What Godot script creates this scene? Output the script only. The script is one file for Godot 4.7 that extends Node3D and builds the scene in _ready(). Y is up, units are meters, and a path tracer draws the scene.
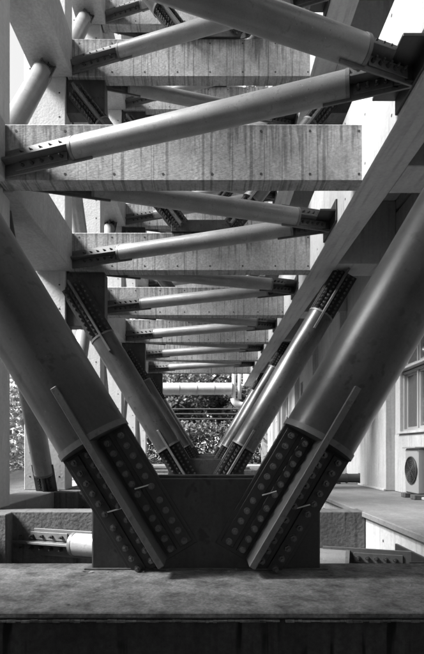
extends Node3D
# Corridor between an outer concrete frame with steel pipe braces (left) and a building (right).
# Working units: U = 1.4 cm across and up, D = 7 m of depth. The eye is at (0, 0) in these units, the footings' top at -60.
const U := 0.014
const D := 7.0
const SOFF := 269.0      # underside of the lowest cross beams
const TOP := 326.0       # their top
const STOREY := 291.0
const LEFT := -200.5
const RIGHT := 156.0
const LEVELS := 5
const TIERS := ["lowest tier", "second tier", "third tier", "fourth tier", "fifth tier"]
const STOREYS := ["ground storey", "first upper storey", "second upper storey", "third upper storey", "fourth upper storey"]

var org := Vector3.ZERO
var M := {}
var taken := {}
var bolt_mesh: ArrayMesh
var rng := RandomNumberGenerator.new()

func W(x: float, y: float, d: float) -> Vector3:
	return Vector3(x * U, (y + 60.0) * U, -D * d)

func _ready():
	rng.seed = 4711
	# camera: level, shifted lens
	var cam := Camera3D.new()
	cam.name = "camera"
	cam.projection = Camera3D.PROJECTION_FRUSTUM
	cam.near = 0.05
	cam.far = 600.0
	cam.size = 0.05 * 654.0 / 500.0
	cam.frustum_offset = Vector2(0.05 * 6.0 / 500.0, 0.05 * 123.0 / 500.0)
	cam.position = W(0, 0, 0)
	add_child(cam)
	cam.current = true
	# sky and exposure
	var env := Environment.new()
	env.background_mode = Environment.BG_SKY
	var sm := ProceduralSkyMaterial.new()
	sm.sky_top_color = Color(0.27, 0.27, 0.27)
	sm.sky_horizon_color = Color(0.37, 0.37, 0.37)
	sm.ground_horizon_color = Color(0.2, 0.2, 0.2)
	sm.sky_curve = 0.12
	sm.ground_bottom_color = Color(0.12, 0.12, 0.12)
	sm.sun_angle_max = 1.0
	var sky := Sky.new()
	sky.sky_material = sm
	env.sky = sky
	env.background_energy_multiplier = 1.0
	env.tonemap_mode = Environment.TONE_MAPPER_LINEAR
	env.tonemap_exposure = 15.0
	env.sdfgi_enabled = true
	env.ssao_enabled = true
	env.ssil_enabled = true
	var we := WorldEnvironment.new()
	we.name = "world_environment"
	we.environment = env
	add_child(we)
	# bright patch of the overcast sky round the sun: from the left, a little behind the viewer
	var sun := DirectionalLight3D.new()
	sun.name = "sun"
	sun.light_energy = 0.5
	sun.light_angular_distance = 20.0
	sun.light_color = Color(1, 1, 1)
	sun.shadow_enabled = true
	add_child(sun)
	sun.look_at_from_position(Vector3.ZERO, Vector3(0.88, -0.90, -0.2), Vector3.UP)

	make_materials()
	bolt_mesh = make_bolt()
	build_setting()
	build_frame()
	build_footings()
	build_v_braces()
	build_left_braces()
	build_plan_braces()
	build_building()
	build_far_end()
	build_greenery()
	build_litter()

# ------------------------------------------------------------------ naming
func numbered(called: String) -> String:
	if not taken.has(called):
		taken[called] = 0
		return called
	taken[called] += 1
	return "%s_%03d" % [called, taken[called]]

func tag(o, label := "", category := "", group := "", kind := ""):
	if label: o.set_meta("label", label)
	if category:
		o.set_meta("category", category)
		o.set_meta("kind", "thing")
	if group: o.set_meta("group", group)
	if kind: o.set_meta("kind", kind)

func thing(called, label, category, at: Vector3, group := "") -> Node3D:
	var o := Node3D.new()
	o.name = numbered(called)
	add_child(o)
	o.position = at
	org = at
	tag(o, label, category, group)
	return o

func part(called, st: SurfaceTool, m, parent) -> MeshInstance3D:
	var o := MeshInstance3D.new()
	o.mesh = st.commit()
	o.material_override = m
	o.name = numbered(called) if parent == self else called
	parent.add_child(o, true)
	return o

func solid(called, label, category, st, m, group := "") -> MeshInstance3D:
	var o := part(called, st, m, self)
	o.position = org
	tag(o, label, category, group)
	return o

func structure(called, st, m) -> MeshInstance3D:
	var o := part(called, st, m, self)
	o.position = org
	o.set_meta("kind", "structure")
	return o

func dup(src, delta: Vector3, label: String) -> Node3D:
	var base = String(src.name)
	if base.length() > 4 and base.substr(base.length() - 3).is_valid_int(): base = base.substr(0, base.length() - 4)
	var o = src.duplicate()
	o.name = numbered(base)
	add_child(o)
	o.position = src.position + delta
	o.set_meta("label", label)
	return o

func bay(n: int) -> String:
	if n == 1: return "over the foreground V"
	if n < 1: return "%s before the foreground V" % ["one bay", "two bays", "three bays", "four bays", "five bays", "six bays", "seven bays"][-n]
	return "%s past the foreground V" % ["one bay", "two bays", "three bays", "four bays", "five bays", "six bays", "seven bays"][n - 2]

func in_view(pts) -> bool:
	for p in pts:
		if p.z > -0.6: continue
		var x = 206.0 + p.x / -p.z * 500.0
		var y = 450.0 - (p.y - 60.0 * U) / -p.z * 500.0
		if x > -25 and x < 450 and y > -25 and y < 680: return true
	return false

func line_in_view(a: Vector3, b: Vector3) -> bool:
	var l := []
	for i in 13: l.append(a.lerp(b, i / 12.0))
	return in_view(l)

# ------------------------------------------------------------------ shapes
func mb() -> SurfaceTool:
	var st := SurfaceTool.new()
	st.begin(Mesh.PRIMITIVE_TRIANGLES)
	return st

func tri(st: SurfaceTool, a: Vector3, b: Vector3, c: Vector3, n: Vector3, ua := Vector2.ZERO, ub := Vector2.ZERO, uc := Vector2.ZERO):
	if (c - a).cross(b - a).dot(n) < 0.0:
		var t := b; b = c; c = t
		var u := ub; ub = uc; uc = u
	st.set_normal(n); st.set_uv(ua); st.add_vertex(a - org)
	st.set_normal(n); st.set_uv(ub); st.add_vertex(b - org)
	st.set_normal(n); st.set_uv(uc); st.add_vertex(c - org)

func buv(l: Vector3, n: Vector3, h: Vector3, o: Vector2) -> Vector2:
	var a := n.abs()
	if a.x >= a.y and a.x >= a.z: return Vector2(l.z, h.y - l.y) + o
	if a.y >= a.z: return Vector2(l.x, 0.35 + l.z) + o
	return Vector2(l.x, h.y - l.y) + o

# chamfered box in the frame t
func add_cbox(st: SurfaceTool, t: Transform3D, size: Vector3, ch := 0.01, uvo := Vector2.ZERO):
	var h := size * 0.5
	ch = minf(ch, minf(h.x, minf(h.y, h.z)) * 0.45)
	var faces := []
	var v := {}
	for sx in [-1, 1]:
		for sy in [-1, 1]:
			for sz in [-1, 1]:
				v[[sx, sy, sz, 0]] = Vector3(sx * h.x, sy * (h.y - ch), sz * (h.z - ch))
				v[[sx, sy, sz, 1]] = Vector3(sx * (h.x - ch), sy * h.y, sz * (h.z - ch))
				v[[sx, sy, sz, 2]] = Vector3(sx * (h.x - ch), sy * (h.y - ch), sz * h.z)
				faces.append([v[[sx, sy, sz, 0]], v[[sx, sy, sz, 1]], v[[sx, sy, sz, 2]]])
	for s in [-1, 1]:
		faces.append([v[[s, -1, -1, 0]], v[[s, 1, -1, 0]], v[[s, 1, 1, 0]], v[[s, -1, 1, 0]]])
		faces.append([v[[-1, s, -1, 1]], v[[1, s, -1, 1]], v[[1, s, 1, 1]], v[[-1, s, 1, 1]]])
		faces.append([v[[-1, -1, s, 2]], v[[1, -1, s, 2]], v[[1, 1, s, 2]], v[[-1, 1, s, 2]]])
		for r in [-1, 1]:
			faces.append([v[[s, r, -1, 0]], v[[s, r, 1, 0]], v[[s, r, 1, 1]], v[[s, r, -1, 1]]])
			faces.append([v[[s, -1, r, 0]], v[[s, 1, r, 0]], v[[s, 1, r, 2]], v[[s, -1, r, 2]]])
			faces.append([v[[-1, s, r, 1]], v[[1, s, r, 1]], v[[1, s, r, 2]], v[[-1, s, r, 2]]])
	for f in faces:
		var n: Vector3 = (f[1] - f[0]).cross(f[2] - f[0]).normalized()
		var c := Vector3.ZERO
		for p in f: c += p
		if n.dot(c) < 0: n = -n
		var wn := (t.basis * n).normalized()
		for i in range(1, f.size() - 1):
			tri(st, t * f[0], t * f[i], t * f[i + 1], wn, buv(f[0], n, h, uvo), buv(f[i], n, h, uvo), buv(f[i + 1], n, h, uvo))

# axis-aligned block between two corners given in working units
func ubox(st, x0, x1, y0, y1, d0, d1, ch := 0.012, uvo := Vector2.ZERO):
	var a := W(x0, y0, d0)
	var b := W(x1, y1, d1)
	add_cbox(st, Transform3D(Basis(), (a + b) * 0.5), (b - a).abs(), ch, uvo)

func obox(st, c: Vector3, ax: Vector3, ay: Vector3, az: Vector3, size: Vector3, ch := 0.003):
	add_cbox(st, Transform3D(Basis(ax, ay, az), c), size, ch)

# swept tube through points with radii; closed ends
func add_tube(st: SurfaceTool, pts: Array, rad: Array, seg := 24, caps := true):
	var ref := Vector3.UP
	var d0: Vector3 = (pts[1] - pts[0]).normalized()
	if absf(d0.dot(ref)) > 0.95: ref = Vector3.RIGHT
	var rings := []
	var lens := []
	var run := 0.0
	for i in pts.size():
		var dir: Vector3
		if i == 0: dir = pts[1] - pts[0]
		elif i == pts.size() - 1: dir = pts[i] - pts[i - 1]
		else: dir = (pts[i + 1] - pts[i]).normalized() + (pts[i] - pts[i - 1]).normalized()
		dir = dir.normalized()
		var x := ref.cross(dir).normalized()
		var y := dir.cross(x).normalized()
		ref = y
		if i > 0: run += (pts[i] - pts[i - 1]).length()
		lens.append(run)
		var ring := []
		for k in seg + 1:
			var a := TAU * k / seg
			var n := x * cos(a) + y * sin(a)
			ring.append([pts[i] + n * rad[i], n])
		rings.append(ring)
	for i in pts.size() - 1:
		for k in seg:
			var q := [rings[i][k], rings[i][k + 1], rings[i + 1][k + 1], rings[i + 1][k]]
			var circ: float = TAU * maxf(rad[i], 0.001)
			var uv := [Vector2(circ * k / seg, lens[i]), Vector2(circ * (k + 1) / seg, lens[i]), Vector2(circ * (k + 1) / seg, lens[i + 1]), Vector2(circ * k / seg, lens[i + 1])]
			for t in [[0, 1, 2], [0, 2, 3]]:
				var a: Vector3 = q[t[0]][0]
				var b: Vector3 = q[t[1]][0]
				var c: Vector3 = q[t[2]][0]
				var o: Array = t
				if (c - a).cross(b - a).dot(q[0][1]) < 0: o = [t[0], t[2], t[1]]
				for j in o:
					st.set_normal(q[j][1]); st.set_uv(uv[j]); st.add_vertex(q[j][0] - org)
	if caps:
		for e in [0, pts.size() - 1]:
			var n: Vector3 = (pts[0] - pts[1]).normalized() if e == 0 else (pts[e] - pts[e - 1]).normalized()
			for k in seg: tri(st, pts[e], rings[e][k][0], rings[e][k + 1][0], n)

func cyl(st, a: Vector3, b: Vector3, r: float, seg := 16):
	add_tube(st, [a, b], [r, r], seg)

func make_bolt() -> ArrayMesh:
	org = Vector3.ZERO
	var st := mb()
	cyl(st, Vector3.ZERO, Vector3(0, 0.005, 0), 0.0235, 12)
	cyl(st, Vector3(0, 0.004, 0), Vector3(0, 0.034, 0), 0.0225, 6)
	cyl(st, Vector3(0, 0.033, 0), Vector3(0, 0.072, 0), 0.0115, 8)
	return st.commit()

# ------------------------------------------------------------------ materials
func grey(v: float) -> Color:
	return Color(v, v, v).linear_to_srgb()

func noise_bytes(w: int, h: int, freq: float, s: int, oct := 4) -> PackedByteArray:
	var n := FastNoiseLite.new()
	n.noise_type = FastNoiseLite.TYPE_SIMPLEX_SMOOTH
	n.frequency = freq
	n.seed = s
	n.fractal_octaves = oct
	var im := n.get_seamless_image(w, h)
	im.convert(Image.FORMAT_L8)
	return im.get_data()

func tex_from(lin: PackedFloat32Array, w: int, h: int) -> ImageTexture:
	var b := PackedByteArray()
	b.resize(w * h * 3)
	for i in w * h:
		var c := clampf(lin[i], 0.0, 1.0)
		var s := 12.92 * c if c <= 0.0031308 else 1.055 * pow(c, 1.0 / 2.4) - 0.055
		var q := int(s * 255.0 + 0.5)
		b[i * 3] = q; b[i * 3 + 1] = q; b[i * 3 + 2] = q
	return ImageTexture.create_from_image(Image.create_from_data(w, h, false, Image.FORMAT_RGB8, b))

# weathered cast concrete: mottling, fine grain, vertical runs of dirt, pores. drip: dark runs starting at the top edge
func concrete_texture(w: int, h: int, base: float, mott: float, grain: float, streak: float, drip: float, s: int) -> ImageTexture:
	var n1 := noise_bytes(w, h, 0.008, s)
	var n2 := noise_bytes(w, h, 0.09, s + 1, 3)
	var n3 := noise_bytes(w, 32, 0.05, s + 2, 6)
	var n4 := noise_bytes(w, h, 0.03, s + 3, 4)
	var n5 := noise_bytes(w, 8, 0.06, s + 4, 4)
	var out := PackedFloat32Array()
	out.resize(w * h)
	var r := RandomNumberGenerator.new()
	r.seed = s
	for y in h:
		var fy := float(y) / h
		var sy := fy * 32.0
		var y0 := int(sy) % 32
		var y1 := (y0 + 1) % 32
		var ft := sy - int(sy)
		for x in w:
			var i := y * w + x
			var v := base
			v *= 1.0 + mott * (n1[i] / 127.5 - 1.0) + 0.6 * mott * (n4[i] / 127.5 - 1.0)
			v *= 1.0 + grain * (n2[i] / 127.5 - 1.0) + r.randf_range(-0.5, 0.5) * grain
			var sv := lerpf(n3[y0 * w + x], n3[y1 * w + x], ft) / 255.0
			v *= 1.0 - streak * smoothstep(0.52, 0.8, sv) * (0.25 + 1.2 * smoothstep(0.3, 0.75, n1[i] / 255.0))
			v *= 1.0 + 0.25 * streak * smoothstep(0.45, 0.2, sv)
			if drip > 0.0:
				var reach := maxf(0.0, n5[x] / 255.0 - 0.32) * 1.9
				var run := smoothstep(reach, reach * 0.55, fy) * smoothstep(0.3, 0.62, n3[(3 * w) + x] / 255.0)
				v *= 1.0 - drip * run
				var edge := smoothstep(0.05 + 0.14 * (n4[i] / 255.0), 0.0, fy)
				v *= 1.0 - drip * 0.75 * edge * smoothstep(0.25, 0.6, n4[i] / 255.0 + 0.1)
			out[i] = v
	# pores
	for k in int(w * h * 0.0005):
		var px := r.randi_range(1, w - 2)
		var py := r.randi_range(1, h - 2)
		out[py * w + px] *= 0.35
		if r.randf() < 0.4: out[py * w + px + 1] *= 0.5
	return tex_from(out, w, h)

# weathered paint: patches, runs along the piece, grain, chips
func paint_texture(w: int, h: int, base: float, dirt: float, s: int) -> ImageTexture:
	var n1 := noise_bytes(w, h, 0.010, s, 5)
	var n2 := noise_bytes(w, h, 0.15, s + 1, 3)
	var n3 := noise_bytes(w, 40, 0.07, s + 2, 4)
	var n4 := noise_bytes(w, h, 0.04, s + 3, 5)
	var out := PackedFloat32Array()
	out.resize(w * h)
	var r := RandomNumberGenerator.new()
	r.seed = s
	for y in h:
		var fy := 40.0 * y / h
		var a := (int(fy) % 40) * w
		var b := ((int(fy) + 1) % 40) * w
		var ft := fy - int(fy)
		for x in w:
			var i := y * w + x
			var run := lerpf(n3[a + x], n3[b + x], ft) / 255.0
			var v := base * (1.0 + dirt * (n1[i] / 127.5 - 1.0) + 0.5 * dirt * (n2[i] / 127.5 - 1.0) + r.randf_range(-0.07, 0.07))
			v *= 1.0 - 0.45 * dirt * smoothstep(0.55, 0.8, run) + 0.2 * dirt * smoothstep(0.42, 0.2, run)
			v *= 1.0 - 1.5 * dirt * smoothstep(0.62, 0.78, n4[i] / 255.0) * smoothstep(0.4, 0.65, n1[i] / 255.0)
			out[i] = v
	for k in int(w * h * 0.0005):
		var px := r.randi_range(2, w - 3)
		var py := r.randi_range(2, h - 3)
		var f := 0.45 if r.randf() < 0.7 else 1.7
		for dx in range(-1, 2):
			for dy in range(-1, 2):
				if r.randf() < 0.5: out[(py + dy) * w + px + dx] *= f
	return tex_from(out, w, h)

func bump_texture(w: int, h: int, freq: float, strength: float, s: int) -> ImageTexture:
	var n := FastNoiseLite.new()
	n.noise_type = FastNoiseLite.TYPE_SIMPLEX_SMOOTH
	n.frequency = freq
	n.seed = s
	n.fractal_octaves = 5
	var im := n.get_seamless_image(w, h)
	im.convert(Image.FORMAT_RGBA8)
	im.bump_map_to_normal_map(strength)
	return ImageTexture.create_from_image(im)

func flat(v: float, rough: float, spec := 0.5) -> StandardMaterial3D:
	var m := StandardMaterial3D.new()
	m.albedo_color = grey(v)
	m.roughness = rough
	m.metallic_specular = spec
	return m

func textured(t, rough: float, scale: Vector3, tri_planar: bool, nrm = null, ns := 1.0) -> StandardMaterial3D:
	var m := StandardMaterial3D.new()
	m.albedo_texture = t
	m.roughness = rough
	m.uv1_scale = scale
	if tri_planar:
		m.uv1_triplanar = true
		m.uv1_world_triplanar = true
		m.uv1_triplanar_sharpness = 8.0
	if nrm != null:
		m.normal_enabled = true
		m.normal_texture = nrm
		m.normal_scale = ns
	return m

func make_materials():
	var cn := bump_texture(512, 512, 0.09, 2.0, 5)
	var sn := bump_texture(512, 512, 0.03, 1.0, 6)
	# the cross beams: map 5.1 m x the beam's height
	M.beam = []
	for k in 5:
		M.beam.append(textured(concrete_texture(1024, 160, 0.25, 0.22, 0.24, 0.14, 0.45, 100 + 17 * k), 0.85, Vector3(1.0 / 5.1, 1.0 / 0.815, 1), false, cn, 0.25))
	M.pale = textured(concrete_texture(512, 512, 0.42, 0.07, 0.08, 0.10, 0.0, 200), 0.85, Vector3(0.3, 0.3, 0.3), true, cn, 0.15)
	M.fascia = textured(concrete_texture(512, 512, 0.34, 0.08, 0.08, 0.16, 0.0, 230), 0.85, Vector3(0.3, 0.3, 0.3), true, cn, 0.15)
	M.spine = textured(concrete_texture(512, 512, 0.30, 0.14, 0.14, 0.06, 0.0, 260), 0.88, Vector3(0.3, 0.3, 0.3), true, cn, 0.2)
	M.footing = textured(concrete_texture(512, 512, 0.08, 0.22, 0.2, 0.4, 0.0, 300), 0.92, Vector3(0.35, 0.35, 0.35), true, cn, 0.4)
	M.mossy_shaded = textured(concrete_texture(512, 512, 0.035, 0.3, 0.3, 0.7, 0.0, 310), 0.95, Vector3(0.5, 0.5, 0.5), true, cn, 0.4)  # stained, mossy concrete; its dark tone also carries the front face's shade
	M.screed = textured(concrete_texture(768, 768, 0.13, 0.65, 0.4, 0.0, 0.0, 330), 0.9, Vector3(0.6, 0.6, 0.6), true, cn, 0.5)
	M.walk = textured(concrete_texture(512, 512, 0.16, 0.18, 0.18, 0.0, 0.0, 360), 0.85, Vector3(0.4, 0.4, 0.4), true, cn, 0.3)
	M.wall = textured(concrete_texture(512, 512, 0.40, 0.08, 0.1, 0.16, 0.0, 390), 0.85, Vector3(0.35, 0.35, 0.35), true, cn, 0.15)
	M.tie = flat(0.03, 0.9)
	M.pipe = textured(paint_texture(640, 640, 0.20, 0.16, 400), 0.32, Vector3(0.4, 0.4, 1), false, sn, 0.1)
	M.arm_plate = textured(paint_texture(384, 384, 0.09, 0.15, 410), 0.5, Vector3(0.8, 0.8, 0.8), true, sn, 0.1)
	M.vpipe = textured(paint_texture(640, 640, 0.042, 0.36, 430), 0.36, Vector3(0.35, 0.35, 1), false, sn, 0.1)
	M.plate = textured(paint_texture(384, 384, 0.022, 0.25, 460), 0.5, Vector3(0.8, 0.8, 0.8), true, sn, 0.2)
	M.edge = textured(paint_texture(384, 384, 0.10, 0.25, 470), 0.5, Vector3(0.8, 0.8, 0.8), true, sn, 0.2)
	M.node = textured(paint_texture(384, 384, 0.03, 0.45, 480), 0.6, Vector3(0.5, 0.5, 0.5), true, cn, 0.1)
	M.bolt = flat(0.10, 0.28)
	M.rod = flat(0.75, 0.5)
	M.frame = flat(0.3, 0.45)
	M.dark_metal = flat(0.04, 0.45)
	M.white_metal = flat(0.5, 0.4)
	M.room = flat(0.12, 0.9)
	M.curtain = flat(0.5, 0.9)
	M.curtain.backlight_enabled = true
	M.curtain.backlight = grey(0.3)
	M.glass = StandardMaterial3D.new()
	M.glass.albedo_color = Color(0.6, 0.6, 0.6, 0.12)
	M.glass.transparency = BaseMaterial3D.TRANSPARENCY_ALPHA
	M.glass.roughness = 0.03
	M.duct = textured(paint_texture(384, 384, 0.4, 0.12, 500), 0.4, Vector3(0.5, 0.5, 1), false)
	M.bark = textured(concrete_texture(256, 256, 0.09, 0.3, 0.5, 0.5, 0.0, 520), 0.95, Vector3(1, 0.3, 1), true, cn, 1.5)
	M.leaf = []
	for v in [0.014, 0.022, 0.042]:  # light and shade in the tones: darkest for shaded hedge, paler for sunlit leaves
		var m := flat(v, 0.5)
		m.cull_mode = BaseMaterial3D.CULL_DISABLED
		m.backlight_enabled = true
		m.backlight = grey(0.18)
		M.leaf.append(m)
	M.ground = textured(concrete_texture(512, 512, 0.08, 0.4, 0.5, 0.0, 0.0, 540), 0.95, Vector3(0.5, 0.5, 0.5), true, cn, 1.5)
	M.pit = textured(concrete_texture(512, 512, 0.06, 0.4, 0.4, 0.0, 0.0, 560), 0.95, Vector3(0.4, 0.4, 0.4), true, cn, 1.2)
	M.litter = flat(0.2, 0.8)

# ------------------------------------------------------------------ setting
func build_setting():
	org = Vector3.ZERO
	var st := mb()
	var y := W(0, -66, 0).y
	var x0 := W(-268, 0, 0).x
	var x1 := W(276, 0, 0).x
	var z0 := 22.0
	var z1 := -D * 4.15
	var B := 300.0
	for q in [[-B, x0, -B, B], [x1, B, -B, B], [x0, x1, z0, B], [x0, x1, -B, z1]]:
		var a := Vector3(q[0], y, q[2]); var b := Vector3(q[1], y, q[2]); var c := Vector3(q[1], y, q[3]); var d := Vector3(q[0], y, q[3])
		tri(st, a, b, c, Vector3.UP); tri(st, a, c, d, Vector3.UP)
	structure("ground", st, M.ground)
	st = mb()
	ubox(st, -268, 276, -140, -128, -22.0 / D, 4.15, 0.0)
	structure("pit_floor", st, M.pit)
	st = mb()
	ubox(st, 152, 276, -65.5, -60, -3.1, 4.2, 0.012)
	structure("walkway", st, M.walk)

# ------------------------------------------------------------------ concrete frame
func tie_hole_discs(o, list, n: Vector3):  # dark discs standing proud, coloured as the shade inside tie holes
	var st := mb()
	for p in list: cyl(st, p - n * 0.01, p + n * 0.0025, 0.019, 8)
	var t := part("tie_hole_shade", st, M.tie, o)
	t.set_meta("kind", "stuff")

func build_frame():
	for k in LEVELS:
		var dy := STOREY * k
		# cross beams
		for n in range(-6, 8):
			var d := 0.5 * n
			if n < 1 and k > 2: continue
			if n == 1: d = 0.43
			var o := thing("cross_beam", "weathered concrete cross beam in the %s, %s" % [TIERS[k], bay(n)], "beam", W(0, SOFF + dy, d), "concrete cross beams")
			var st := mb()
			ubox(st, LEFT - 8, RIGHT + 4, SOFF + dy, TOP + dy, d, d + 0.04, 0.014, Vector2(rng.randf() * 5.0, 0))
			part("beam", st, M.beam[(n + 2 * k + 10) % 5], o)
			var pl := []
			for i in 8:
				for yy in [7.0, 50.0]: pl.append(W(-190 + i * 49, SOFF + dy + yy, d))
			tie_hole_discs(o, pl, Vector3(0, 0, 1))
		# left edge beam, bay by bay
		for n in range(-6, 7):
			var d := 0.5 * n
			if n < 0 and k > 2: continue
			org = W(-228, SOFF + dy, d)
			var st := mb()
			ubox(st, -257, LEFT, SOFF + dy - 1.0, TOP + dy + 1.5, d + 0.04, d + 0.4995, 0.014)
			solid("edge_beam", "concrete edge beam on the column line, %s, on from %s" % [TIERS[k], ["the far rear columns", "the sixth rear columns", "the fifth rear columns", "the fourth rear columns", "the third rear columns", "the second rear columns", "the first rear columns", "the foreground V", "the second columns", "the third columns", "the fourth columns", "the fifth columns", "the sixth columns"][n + 6]], "beam", st, M.spine, "left edge beams")
		# right fascia beam
		org = W(175, SOFF + dy, 2)
		var st2 := mb()
		ubox(st2, RIGHT, 191, SOFF + dy - 0.5, 373 + dy, -3.0, 4.2, 0.014)
		var f := solid("fascia_beam", "long pale concrete fascia beam along the building side, %s" % TIERS[k], "beam", st2, M.fascia, "fascia beams")
		var pl2 := []
		for i in 26:
			for yy in [12.0, 60.0, 96.0]: pl2.append(W(RIGHT, SOFF + dy + yy, 0.42 + i * 0.14))
		tie_hole_discs(f, pl2, Vector3(-1, 0, 0))
		# brackets from the fascia to the building and the slab above them
		for n in range(0, 8):
			var d := 0.5 * n
			org = W(230, SOFF + dy, d)
			if not in_view([W(195, SOFF + dy, d), W(240, SOFF + dy, d)]): continue
			var st3 := mb()
			ubox(st3, 191, 275.5, SOFF + dy + 0.4, 361.5 + dy, d - 0.05, d + 0.05, 0.012)
			solid("bracket_beam", "short concrete bracket behind fascia, %s, %s" % [TIERS[k], bay(n)], "beam", st3, M.fascia, "bracket beams")
		org = W(230, 345 + dy, 2)
		var st4 := mb()
		ubox(st4, 191.3, 275.5, 362 + dy, 372 + dy, -3.0, 4.2, 0.012)
		solid("gallery_slab", "concrete slab closing the gap behind the fascia, %s" % TIERS[k], "slab", st4, M.pale, "gallery slabs")
	# columns
	for n in range(-6, 8):
		var d := 0.5 * n
		var o := thing("column", "tall pale concrete column of the outer frame, %s" % bay(n).replace("over", "beside"), "column", W(-242, -60, d), "outer columns")
		var st := mb()
		var y1 := SOFF + STOREY * (LEVELS - 1) + 60.0
		ubox(st, -273, -211, -60, y1, d + 0.0005, d + 0.077, 0.014)
		part("shaft", st, M.pale, o)
		var pl := []
		for i in 42:
			for x in [-264.0, -220.0]: pl.append(W(x, -40 + i * 36.0, d + 0.0005))
		tie_hole_discs(o, pl, Vector3(0, 0, 1))

func build_footings():
	# foreground footing slab
	var o := thing("footing_slab", "broad stained concrete footing under the foreground pedestal", "footing", W(0, -128, 0.45))
	var st := mb()
	ubox(st, -218, 151.5, -128, -62.6, 0.372, 0.529, 0.01)
	part("footing_body", st, M.mossy_shaded, o)
	st = mb()
	ubox(st, -218, 151.5, -62.5, -60, 0.37, 0.53, 0.012)
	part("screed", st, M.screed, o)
	st = mb()
	var x := -218.0
	while x < 150.0:
		var wd := rng.randf_range(0.8, 4.0)
		var x2 := minf(x + wd, 151.4)
		if rng.randf() < 0.97: ubox(st, x, x2 - 0.02, -63.4 - rng.randf_range(0.2, 0.7), -63.0 + rng.randf_range(-0.1, 0.2), 0.3702 - rng.randf() * 0.0006, 0.372, 0.002)
		x = x2
	part("ragged_lip", st, M.screed, o).set_meta("kind", "stuff")
	for n in range(2, 8):
		var d := 0.5 * n
		org = W(0, -128, d)
		st = mb()
		ubox(st, -218, 155.5, -128, -60, d - 0.025, d + (0.025 if n % 2 == 0 else 0.08), 0.012)
		solid("cross_footing", "concrete cross footing across the trench, %s" % bay(n), "footing", st, M.footing, "cross footings")
	org = W(-240, -128, 2)
	st = mb()
	ubox(st, -268, -219, -128, -60.3, -3.1, 4.15, 0.012)
	solid("edge_footing", "long concrete footing under the row of outer columns", "footing", st, M.walk)
	for n in range(0, 8):
		var d := 0.5 * n
		org = W(-203, -128, d)
		st = mb()
		ubox(st, -218.8, -188, -128, -60.6, d - 0.06, d - 0.0255, 0.012)
		if n > 1: solid("plinth_block", "concrete plinth block beside an outer column, %s" % bay(n), "plinth", st, M.footing, "plinth blocks")
	org = W(160, -128, 2)
	st = mb()
	ubox(st, 156, 180, -128, -65.7, -3.1, 4.15, 0.012)
	var w := solid("trench_wall", "pale concrete trench wall under the walkway edge", "wall", st, M.wall)
	var pl := []
	for i in 16:
		for yy in [-115.0, -80.0]: pl.append(W(156, yy, 0.6 + i * 0.14))
	tie_hole_discs(w, pl, Vector3(-1, 0, 0))

# ------------------------------------------------------------------ steel
# one bolted end of a pipe: P collar centre, dir outwards, N the side the fin stands on
func pipe_end(o, P: Vector3, dir: Vector3, N: Vector3, r: float, L: float, ov: float, t: float, fe: float, mode: String, finL := -1.0):
	var Wd := dir.cross(N).normalized()
	if finL < 0: finL = L
	var st := mb()
	cyl(st, P - dir * 0.03, P + dir * 0.012, r * 1.035, 32)
	part("collar", st, M.edge, o)
	st = mb()
	obox(st, P + dir * (L * 0.5), dir, Wd, N, Vector3(L, 2.0 * r, t))
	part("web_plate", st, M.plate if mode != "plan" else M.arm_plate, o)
	st = mb()
	obox(st, P + dir * ((finL - ov) * 0.5), dir, Wd, N, Vector3(finL + ov, t * 0.9, 2.0 * (r + fe)))
	part("fin_plate", st, M.edge if mode != "plan" else M.arm_plate, o)
	# splice strips and bolts
	if mode == "near" or mode == "far":
		for s in [-1, 1]:
			for off in [0.30, 0.72]:
				var wd: float = 0.26 if off < 0.5 else 0.36
				st = mb()
				obox(st, P + dir * (L * 0.5) + Wd * (s * off * r) + N * (t * 0.5 + 0.011), dir, Wd, N, Vector3(L * 0.94, wd * r, 0.022))
				part("splice_plate", st, M.plate, o)
				var seat := t * 0.5 + 0.022
				bolt_line(o, P + Wd * (s * off * r) + N * seat, dir, N, L, 11, mode == "near")
	else:
		# plan braces: bolts through the fin, above and below the web
		for s in [-1, 1]:
			for q in [-1, 1]:
				st = mb()
				obox(st, P + dir * (L * 0.42) + N * (s * r * 0.55) + Wd * (q * (t * 0.45 + 0.008)), dir, Wd, N, Vector3(L * 0.7, 0.016, r * 0.7))
				part("splice_plate", st, M.arm_plate, o)
			st = mb()
			var c0 := Transform3D(Basis(), Vector3.ZERO)
			for i in 5:
				for q in [-1, 1]:
					var y: Vector3 = Wd * q
					var x := dir
					st.append_from(bolt_mesh, 0, Transform3D(Basis(x, y, x.cross(y)), P + dir * (L * (0.14 + 0.13 * i)) + N * (s * r * 0.55) + y * (t * 0.45 + 0.016) - org))
			var b := part("bolt_row", st, M.tie, o)
			b.set_meta("kind", "stuff")

func bolt_line(o, P: Vector3, dir: Vector3, N: Vector3, L: float, count: int, single: bool):
	var basis := Basis(dir, N, dir.cross(N))
	var st := mb()
	for i in count:
		var f := 0.07 + 0.84 * i / (count - 1.0)
		if i > 5: f += 0.03
		elif i < 5: f -= 0.0
		var b := basis * Basis(Vector3.UP, fmod(i * 1.7 + P.x * 13.0, 1.0))
		var t := Transform3D(b, P + dir * (L * f) - org)
		if single:
			var m := MeshInstance3D.new()
			m.mesh = bolt_mesh
			m.material_override = M.bolt
			m.transform = t
			m.name = "bolt"
			o.add_child(m, true)
		else:
			st.append_from(bolt_mesh, 0, t)
	if not single:
		var p := part("bolt_row", st, M.bolt, o)
		p.set_meta("kind", "stuff")

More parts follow.
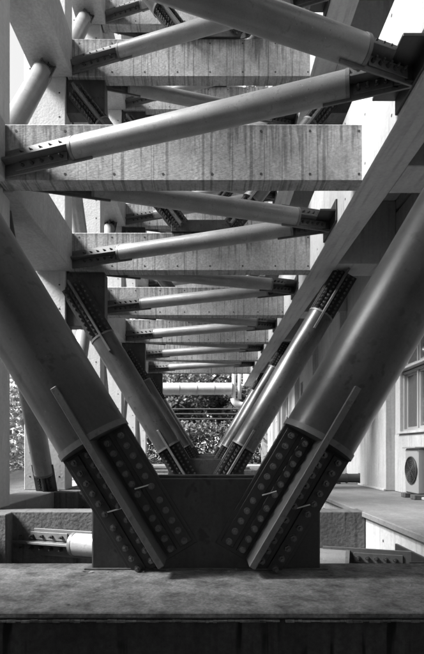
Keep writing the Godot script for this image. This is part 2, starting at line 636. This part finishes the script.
# a pipe with two bolted ends; A and B are the collars
func pipe_brace(o, A: Vector3, B: Vector3, r: float, la: float, lb: float, N: Vector3, m, mode: String, t := 0.045, ov := 0.4, fin_a := -1.0):
	var dir := (B - A).normalized()
	var n := (N - dir * N.dot(dir)).normalized()
	var st := mb()
	add_tube(st, [A, B], [r, r], 48)
	part("pipe", st, m, o)
	pipe_end(o, A, -dir, n, r, la, ov, t, 0.03, mode, fin_a)
	pipe_end(o, B, dir, n, r, lb, ov, t, 0.03, mode)

func build_v_braces():
	var side := ["column side", "building side"]
	for k in LEVELS:
		var dy := STOREY * k
		for n in [1, 3, 5, 7]:
			var d: float = 0.5 * n + 0.005
			if k == 0:
				# pedestal
				var p := thing("pedestal", "dark steel pedestal block of a V brace, %s" % bay(n).replace("over", "under"), "pedestal", W(0, -60, d), "V brace pedestals")
				var st := mb()
				ubox(st, -57.5, 57.5, -60, -14, d - 0.002, d + 0.024, 0.01)
				part("block", st, M.node, p)
				st = mb()
				ubox(st, -61, 61, -60, -59.2, d - 0.0055, d - 0.0022, 0.004)
				part("grout_bed", st, M.footing, p)
				st = mb()
				ubox(st, -42, 42, -14, -12.8, d + 0.001, d + 0.022, 0.004)
				part("cap_plate", st, M.node, p)
			elif in_view([W(0, TOP + dy - STOREY, d), W(40, TOP + dy - STOREY, d), W(-40, TOP + dy - STOREY, d)]):
				var p := thing("pedestal", "small steel node on a beam, %s, %s" % [TIERS[k - 1], bay(n)], "pedestal", W(0, TOP + dy - STOREY, d), "upper V brace nodes")
				var st := mb()
				ubox(st, -52, 52, TOP + dy - STOREY, TOP + dy - STOREY + 18, d - 0.012, d + 0.012, 0.006)
				part("block", st, M.node, p)
			for s in [-1, 1]:
				var a: Vector3
				var b: Vector3
				var la: float
				var lb: float
				var r: float
				if k == 0:
					a = W(56.3 * s, 4.5, d)
					b = W(-155.8, 170.0, d) if s < 0 else W(173.0, 203.0, d)
					la = 70.0 * U; lb = 92.0 * U if s < 0 else 74.0 * U; r = 18.6 * U
				else:
					var y0 := TOP + dy - STOREY
					a = W(s * (30.0 + 38.0), y0 + 38.0 * 1.286, d)
					b = W(s * (212.0 - 55.0), SOFF + dy - 55.0 * 1.286, d)
					la = 52.0 * U; lb = 66.0 * U; r = 14.0 * U
				if not line_in_view(a + (a - b) * 0.3, b + (b - a) * 0.3): continue
				var near: bool = n == 1 and k == 0
				var o := thing("brace_arm", "pipe arm leaning to the %s, %s, %s" % [side[0 if s < 0 else 1], STOREYS[k], bay(n).replace("over", "on")], "brace", a, "V brace arms")
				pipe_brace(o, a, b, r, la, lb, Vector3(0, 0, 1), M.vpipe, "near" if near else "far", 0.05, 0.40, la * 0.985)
				if near:
					var dir := (a - b).normalized()
					for q in [[0.5, 0.45], [0.46, -0.5]]:
						var c: Vector3 = a + dir * (la * q[0]) + dir.cross(Vector3(0, 0, 1)) * (r * q[1]) + Vector3(0, 0, 0.07)
						var st := mb()
						cyl(st, c - Vector3(0.05, 0.014, 0), c + Vector3(0.05, 0.014, 0), 0.005, 8)
						part("drift_pin", st, M.rod, o)
				# block under the beam that takes the arm's head
				var h := 82.0 if k == 0 else 51.0
				var hb := [-211.0, -153.0] if s < 0 else [186.0, 232.0]
				if (s < 0 or k > 0) and in_view([W(hb[0], SOFF + dy - h, d), W(hb[1], SOFF + dy - h * 0.5, d), W(hb[1], SOFF + dy - 5, d)]):
					var p := thing("head_block", "block heading a V arm, %s, %s, %s" % [side[0 if s < 0 else 1], STOREYS[k], bay(n)], "block", W((hb[0] + hb[1]) * 0.5, SOFF + dy - h, d), "V brace head blocks")
					var st := mb()
					ubox(st, hb[0], hb[1], SOFF + dy - h, SOFF + dy - 0.8, d + 0.006, d + 0.05, 0.008)
					part("block", st, M.node, p)

func build_left_braces():
	for k in LEVELS:
		var y0 := -60.0 if k == 0 else TOP + STOREY * (k - 1)
		var y1 := SOFF + STOREY * k
		for n in range(0, 7):
			# feet at odd frames in the ground storey, at even frames in the next one, and so on
			var foot_near: bool = (n + k) % 2 == 1
			var df := 0.5 * n + (0.11 if foot_near else 0.47)
			var dt := 0.5 * n + (0.46 if foot_near else 0.12)
			var a := W(-234, y0, df)
			var b := W(-234, y1, dt)
			if not line_in_view(a, b): continue
			var dir := (b - a).normalized()
			var o := thing("side_brace", "pipe brace between outer columns, %s, bay %s" % [STOREYS[k], ["before the foreground V", "after the first columns", "after the second columns", "after the third columns", "after the fourth columns", "after the fifth columns", "after the sixth columns"][n]], "brace", a, "side braces between the outer columns")
			var m := 30.0 * U
			pipe_brace(o, a + dir * m, b - dir * m, 13.5 * U, m + 0.06, m + 0.06, Vector3(1, 0, 0), M.pipe, "plan", 0.03, 0.2)

func build_plan_braces():
	for k in range(-1, LEVELS):
		var y := -89.0 if k < 0 else 285.0 + STOREY * k
		var tier: String = "in the trench" if k < 0 else TIERS[k]
		for n in range(1, 8):
			var d := 0.5 * n
			for s in [-1, 1]:
				if (n == 7 or (k < 0 and n == 1)) and s > 0: continue
				var left := W(LEFT, y, d if s < 0 else (d + 0.04 if n > 1 else d - 0.028))
				var right := W(RIGHT, y, d - 0.25 if s < 0 else d + 0.25)
				if not line_in_view(left, right): continue
				var dir := (right - left).normalized()
				var o := thing("plan_brace", "level pipe brace, %s, %s face of %s, %s" % [tier, "near" if s < 0 else "far", "footing" if k < 0 else "beam", bay(n)], "brace", left, "level pipe braces")
				pipe_brace(o, left + dir * (80.0 * U), right - dir * (47.0 * U), 10.7 * U, 86.0 * U, 51.0 * U, Vector3.UP, M.pipe, "plan", 0.03, 0.28)
			# plate on the fascia where two braces meet
			var c := W(RIGHT, y, d - 0.25)
			if in_view([c, c + Vector3(-0.5, 0, 0), c + Vector3(-0.3, 0, 1), c + Vector3(-0.3, 0, -1)]):
				var o := thing("wall_node", "brace node on the %s, %s, half a bay before %s" % ["trench wall" if k < 0 else "fascia", "low down" if k < 0 else tier, ["the foreground V", "the second frame", "the third frame", "the fourth frame", "the fifth frame", "the sixth frame", "the seventh frame"][n - 1]], "steel node", c, "brace nodes on the fascia")
				var st := mb()
				obox(st, c + Vector3(-0.016, 0, 0), Vector3(1, 0, 0), Vector3(0, 1, 0), Vector3(0, 0, 1), Vector3(0.03, 0.36, 0.9), 0.004)
				part("base_plate", st, M.plate, o)
				st = mb()
				obox(st, c + Vector3(-0.16, 0.001, 0), Vector3(1, 0, 0), Vector3(0, 1, 0), Vector3(0, 0, 1), Vector3(0.26, 0.034, 0.9), 0.004)
				part("gusset_plate", st, M.plate, o)
				for zz in ([-0.05, 0.05] if k >= 0 else [0.4]):
					st = mb()
					obox(st, c + Vector3(-0.12, 0, zz), Vector3(1, 0, 0), Vector3(0, 1, 0), Vector3(0, 0, 1), Vector3(0.18, 0.32, 0.024), 0.003)
					part("stiffener", st, M.plate, o)

# ------------------------------------------------------------------ building on the right
func window(o, d0, d1, y0, y1, halves: int, blind: bool):
	var X := 281.0
	var fw := 3.2
	var st := mb()
	var dw: float = fw * U / D
	ubox(st, X, X + 8, y0, y0 + fw, d0, d1, 0.003)
	ubox(st, X, X + 8, y1 - fw, y1, d0, d1, 0.003)
	for i in halves + 1:
		var c: float = lerpf(d0 + dw * 0.5, d1 - dw * 0.5, float(i) / halves)
		ubox(st, X + 0.2, X + 7.8, y0 + fw, y1 - fw, c - dw * 0.5, c + dw * 0.5, 0.003)
	var f := part("window", st, M.frame, o)
	for i in halves:
		var a: float = lerpf(d0 + dw * 0.5, d1 - dw * 0.5, float(i) / halves) + dw * 0.5
		var b: float = lerpf(d0 + dw * 0.5, d1 - dw * 0.5, float(i + 1) / halves) - dw * 0.5
		st = mb()
		var x: float = X + 3.0 + (i % 2) * 2.0
		ubox(st, x, x + 0.5, y0 + fw, y1 - fw, a, b, 0.0)
		var p := part("pane", st, M.glass, f)
		st = mb()
		var sw := dw * 0.9
		ubox(st, x - 0.7, x + 1.2, y0 + fw, y1 - fw, a, a + sw, 0.002)
		ubox(st, x - 0.7, x + 1.2, y0 + fw, y1 - fw, b - sw, b, 0.002)
		ubox(st, x - 0.7, x + 1.2, y0 + fw, y0 + fw + 3.0, a + sw, b - sw, 0.002)
		ubox(st, x - 0.7, x + 1.2, y1 - fw - 3.0, y1 - fw, a + sw, b - sw, 0.002)
		part("sash", st, M.frame, f)
	if blind:
		st = mb()
		var pts := []
		for i in 41:
			var t := i / 40.0
			pts.append(Vector2(lerpf(d0 + dw, lerpf(d0, d1, 0.62), t), 300.0 + 2.2 * sin(t * 70.0) + 1.0 * sin(t * 23.0)))
		for i in 40:
			var a := W(pts[i].y, y0 - 4, pts[i].x); var b := W(pts[i + 1].y, y0 - 4, pts[i + 1].x)
			var c := W(pts[i + 1].y, y1 + 2, pts[i + 1].x); var e := W(pts[i].y, y1 + 2, pts[i].x)
			var nn := (b - a).cross(c - a).normalized()
			if nn.x > 0: nn = -nn
			tri(st, a, b, c, nn); tri(st, a, c, e, nn)
		part("curtain", st, M.curtain, f)
	st = mb()
	ubox(st, 272.5, X + 6, y0 - 3.4, y0 - 0.2, d0 - 0.004, d1 + 0.004, 0.006)
	part("sill", st, M.wall, f)

func build_building():
	var o := thing("office_building", "concrete building with pale pilasters and metal framed windows along the walkway", "building", W(300, -60, 2))
	for n in range(-6, 9):
		var d := 0.5 * n
		var st := mb()
		ubox(st, 262, 300, -59.6, 344, d - 0.04, d + 0.20, 0.012)
		part("pilaster", st, M.wall, o)
		st = mb()
		ubox(st, 258.5, 261.9, -59.7, -56.5, d - 0.045, d + 0.205, 0.006)
		part("base_strip", st, M.wall, o)
		st = mb()
		ubox(st, 276, 296, -59.6, 22, d + 0.2002, d + 0.4598, 0.0)
		part("sill_wall", st, M.wall, o)
		st = mb()
		ubox(st, 276, 296, 196, 344, d + 0.2002, d + 0.4598, 0.0)
		part("lintel_wall", st, M.wall, o)
		st = mb()
		ubox(st, 276.5, 295, 22, 196, d + 0.2003, d + 0.235, 0.004)
		part("jamb", st, M.wall, o)
		st = mb()
		ubox(st, 276.5, 295, 22, 196, d + 0.425, d + 0.4597, 0.004)
		part("jamb", st, M.wall, o)
		if n < 1:
			st = mb()
			ubox(st, 280, 292, 22.2, 195.8, d + 0.2352, d + 0.4248, 0.004)
			part("shutter", st, M.frame, o)
			continue
		window(o, d + 0.2352, d + 0.4248, 26, 110, 2, n in [1, 2, 4])
		window(o, d + 0.2352, d + 0.4248, 115, 195.8, 2, false)
	# rooms behind, and the storeys above
	var st := mb()
	ubox(st, 296.5, 700, -66, -61, -3.1, 4.7, 0.0)
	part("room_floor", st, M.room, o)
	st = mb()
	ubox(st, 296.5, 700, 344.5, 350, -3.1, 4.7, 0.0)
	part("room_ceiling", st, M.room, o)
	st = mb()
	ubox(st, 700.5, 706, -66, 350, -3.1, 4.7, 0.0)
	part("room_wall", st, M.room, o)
	for z in [-3.14, 4.71]:
		st = mb()
		ubox(st, 262, 700, -66, 350, z, z + 0.03, 0.0)
		part("end_wall", st, M.wall, o)
	st = mb()
	ubox(st, 276, 700, 351, 1560, -3.1, 4.7, 0.0)
	part("upper_wall", st, M.wall, o)
	# conduit seen through the upper window
	# drain pipe crossing the walkway behind the pilaster
	var a := W(226, -50, 1.78)
	var q := thing("drain_pipe", "fat black drain pipe coming out of the wall low over the walkway", "pipe", W(240, -60, 1.78))
	st = mb()
	cyl(st, a, W(276, -50, 1.78), 8.0 * U, 24)
	part("pipe", st, M.dark_metal, q)
	for x in [228.0, 250.0, 273.0]:
		st = mb()
		cyl(st, W(x - 1.2, -50, 1.78), W(x + 1.2, -50, 1.78), 9.0 * U, 24)
		part("coupling", st, M.dark_metal, q)
	st = mb()
	ubox(st, 232, 238, -60, -56, 1.765, 1.795, 0.006)
	part("support", st, M.dark_metal, q)
	ac_unit()

func ac_unit():
	var o := thing("air_conditioner", "slim outdoor air conditioner with round fan grille on blocks by the window wall", "air conditioner", W(262, -60, 1.24))
	var st := mb()
	ubox(st, 256, 274, -54, 2, 1.21, 1.285, 0.02)
	part("case", st, M.frame, o)
	# fan grille on the walkway side
	var c := W(255.6, -25, 1.245)
	st = mb()
	var R := 0.23
	for i in 7:
		var rr := R * (i + 1) / 7.0
		var pts := []
		var rad := []
		for k in 33:
			var t := TAU * k / 32
			pts.append(c + Vector3(-0.012, cos(t) * rr, sin(t) * rr))
			rad.append(0.005 if i < 6 else 0.012)
		add_tube(st, pts, rad, 6, false)
	for k in 8:
		var t := TAU * k / 8
		cyl(st, c + Vector3(-0.012, 0, 0), c + Vector3(-0.012, cos(t) * R, sin(t) * R), 0.004, 6)
	part("fan_grille", st, M.dark_metal, o)
	st = mb()
	cyl(st, c + Vector3(0.004, 0, 0), c + Vector3(-0.002, 0, 0), R * 0.98, 32)
	part("fan_recess", st, M.dark_metal, o)
	st = mb()
	ubox(st, 252, 276, 2.2, 4.0, 1.207, 1.288, 0.006)
	part("top_cover", st, M.frame, o)
	for d in [1.212, 1.27]:
		org = W(262, -60, d)
		st = mb()
		ubox(st, 250, 275, -60, -54.1, d - 0.013, d + 0.013, 0.01)
		solid("foot_block", "low grey block under the outdoor air conditioner", "block", st, M.footing, "air conditioner foot blocks")

# ------------------------------------------------------------------ far end
func build_far_end():
	# insulated duct with elbow
	var d := 4.02
	var o := thing("air_duct", "horizontal pale banded duct with elbow crossing the far end of the corridor", "duct", W(-30, 248 - 60, d))
	var st := mb()
	var y := 246.0
	cyl(st, W(-176, y, d), W(104, y, d), 24 * U, 36)
	part("duct", st, M.duct, o)
	for x in [-176, -106, -36, 34, 103]:
		st = mb()
		cyl(st, W(x - 1.5, y, d), W(x + 1.5, y, d), 25.2 * U, 36)
		part("band", st, M.frame, o)
	st = mb()
	cyl(st, W(112, 200, d), W(112, 400, d), 8 * U, 18)
	part("riser", st, M.white_metal, o)
	st = mb()
	cyl(st, W(134, 205, d), W(134, 400, d), 8 * U, 18)
	part("riser", st, M.white_metal, o)
	st = mb()
	var pts := []
	var rad := []
	for i in 13:
		var t := i / 12.0 * PI * 0.5
		pts.append(W(112 + 40 - 40 * cos(t), 205 - 30 * sin(t), d - 0.04))
		rad.append(15 * U)
	add_tube(st, pts, rad, 20)
	part("elbow", st, M.duct, o)
	for i in 3:
		org = W(0, 150 + i * 20, 4.5)
		st = mb()
		cyl(st, W(-190, 140 + i * 22, 4.5), W(200, 140 + i * 22, 4.5), 3.4 * U, 12)
		solid("service_pipe", "thin dark level pipe in front of the foliage, %s of three" % ["lowest", "middle", "topmost"][i], "pipe", st, M.dark_metal, "service pipes at the far end")

# ------------------------------------------------------------------ greenery
func crown_mesh(c: Vector3, ax: Vector3, clumps: int, leaves: int, size: float, spread: float, s: int) -> SurfaceTool:
	var r := RandomNumberGenerator.new()
	r.seed = s
	var st := mb()
	for k in clumps:
		var p := Vector3(r.randfn(), r.randfn(), r.randfn()).normalized() * pow(r.randf(), 0.45)
		p = c + p * ax
		for i in leaves:
			var q := p + Vector3(r.randfn(), r.randfn() * 0.7, r.randfn()) * spread
			var a := Vector3(r.randfn(), r.randfn() * 0.5, r.randfn()).normalized()
			var b := a.cross(Vector3(r.randfn(), r.randfn(), r.randfn())).normalized()
			var n := a.cross(b).normalized()
			var l := size * r.randf_range(0.6, 1.3)
			var w := l * 0.32
			var m := q + a * l * 0.5 + n * l * 0.08
			tri(st, q, m + b * w, m - b * w, n)
			tri(st, q + a * l, m + b * w, m - b * w, n)
	return st

func tree(at: Vector3, h: float, ax: Vector3, crown_y: float, clumps: int, leaves: int, size: float, spread: float, s: int, mat: int, label: String, group: String):
	var o := thing("leafy_tree", label, "tree", at, group)
	var r := RandomNumberGenerator.new()
	r.seed = s
	var st := mb()
	var p0 := at + Vector3(0, -0.1, 0)
	var pts := [p0]
	var rad := [0.02 * h]
	for i in 5:
		var t := (i + 1) / 5.0
		pts.append(at + Vector3(r.randfn() * 0.06 * h * 0.3, crown_y * t * 1.1, r.randfn() * 0.06 * h * 0.3))
		rad.append(0.02 * h * (1.0 - 0.7 * t))
	add_tube(st, pts, rad, 12)
	for i in 7:
		var t := r.randf_range(0.55, 1.0)
		var base := at + Vector3(0, crown_y * t, 0)
		var dirv := Vector3(r.randfn(), 0, r.randfn()).normalized()
		var tip := at + Vector3(dirv.x * ax.x * 0.7, crown_y + r.randf_range(-0.3, 0.6) * ax.y, dirv.z * ax.z * 0.7)
		add_tube(st, [base, base.lerp(tip, 0.5) + Vector3(0, 0.15, 0), tip], [0.008 * h, 0.005 * h, 0.002 * h], 8)
	part("trunk", st, M.bark, o)
	part("crown", crown_mesh(at + Vector3(0, crown_y, 0), ax, clumps, leaves, size, spread, s + 7), M.leaf[mat], o)

func build_greenery():
	var gy := W(0, -66, 0).y
	var i := 0
	# unseen trees added outside the columns to shade the foreground V
	for a in [[-8.0, 7.4, 15.0], [-8.2, 3.4, 16.0], [-7.9, 0.0, 14.5]]:
		tree(Vector3(a[0], gy, a[1]), a[2], Vector3(2.7, a[2] * 0.42, 2.3), a[2] * 0.57, 430, 40, 0.28, 0.36, 900 + i * 31, 1, "unseen dense tree added outside the outer columns to shade the foreground V", "shading trees added outside the outer columns")
		i += 1
	i = 0
	for a in [[-4.0, 27.0, 11.0], [0.5, 28.0, 12.0], [4.5, 27.0, 11.0]]:  # added unseen behind the viewer to hold back low skylight
		tree(Vector3(a[0], gy, a[1]), a[2], Vector3(2.8, a[2] * 0.46, 2.0), a[2] * 0.5, 200, 40, 0.36, 0.4, 1500 + i * 31, 1, "unseen dense tree added at the rear end to block low sky", "sky blocking trees added at the rear end")
		i += 1
	tree(Vector3(-6.7, gy, -7.9), 6.4, Vector3(1.3, 2.6, 1.4), 3.8, 220, 40, 0.2, 0.28, 1711, 1, "small unseen tree added to shade the side brace near the second outer column", "")  # hidden tree placed to darken the ground storey side brace
	# trees beyond the far hedge
	i = 0
	for a in [[-6.5, -38.0, 9.0], [-2.6, -37.0, 7.6], [1.2, -38.5, 8.4], [4.6, -37.4, 7.6], [-10.8, -40.0, 10.0], [-0.6, -43.0, 12.0], [7.5, -43.0, 12.0], [-7.5, -45.0, 12.5]]:
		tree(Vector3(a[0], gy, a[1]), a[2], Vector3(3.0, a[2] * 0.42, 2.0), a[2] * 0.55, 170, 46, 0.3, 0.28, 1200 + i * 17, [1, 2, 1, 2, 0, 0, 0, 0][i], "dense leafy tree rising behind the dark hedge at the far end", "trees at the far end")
		i += 1
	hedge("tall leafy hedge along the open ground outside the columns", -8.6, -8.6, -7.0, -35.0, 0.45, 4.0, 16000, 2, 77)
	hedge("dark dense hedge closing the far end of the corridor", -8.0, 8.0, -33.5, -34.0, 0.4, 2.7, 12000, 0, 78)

func hedge(label: String, x0: float, x1: float, z0: float, z1: float, thick: float, high: float, count: int, mat: int, s: int):
	var gy := W(0, -66, 0).y
	org = Vector3((x0 + x1) * 0.5, gy, (z0 + z1) * 0.5)
	var st := mb()
	var r := RandomNumberGenerator.new()
	r.seed = s
	for k in count:
		var q := Vector3(r.randf_range(x0, x1) + r.randfn() * thick, gy + r.randf() * high * (1.0 + 0.06 * r.randfn()), r.randf_range(z1, z0) + r.randfn() * thick)
		var a := Vector3(r.randfn(), r.randfn() * 0.6, r.randfn()).normalized()
		var b := a.cross(Vector3(r.randfn(), r.randfn(), r.randfn())).normalized()
		var n := a.cross(b).normalized()
		var l := r.randf_range(0.14, 0.3)
		var m := q + a * l * 0.5 + n * l * 0.08
		tri(st, q, m + b * l * 0.32, m - b * l * 0.32, n)
		tri(st, q + a * l, m + b * l * 0.32, m - b * l * 0.32, n)
	var h := solid("hedge", label, "hedge", st, M.leaf[mat])
	h.set_meta("kind", "stuff")

func build_litter():
	org = W(0, -60, 0.45)
	var st := mb()
	var r := RandomNumberGenerator.new()
	r.seed = 31
	for k in 40:
		var d := r.randf_range(0.385, 0.52)
		var x := r.randf_range(-205, 145)
		if k % 3 == 0:
			d = r.randf_range(0.488, 0.4975)
			x = r.randf_range(-70, 70)
		var p := W(x, -60, d) + Vector3(0, 0.006, 0)
		var a := Vector3(r.randfn(), r.randfn() * 0.15, r.randfn()).normalized()
		var b := a.cross(Vector3(r.randfn() * 0.3, 1, r.randfn() * 0.3)).normalized()
		var l := r.randf_range(0.008, 0.026)
		var n := b.cross(a).normalized()
		if n.y < 0: n = -n
		tri(st, p - a * l, p + b * l * 0.5 + n * l * 0.25, p - b * l * 0.5, n)
		tri(st, p + a * l, p + b * l * 0.5 + n * l * 0.25, p - b * l * 0.5, n)
	var o := solid("leaf_litter", "dry leaves and crumbs scattered on the foreground footing", "litter", st, M.litter)
	o.set_meta("kind", "stuff")
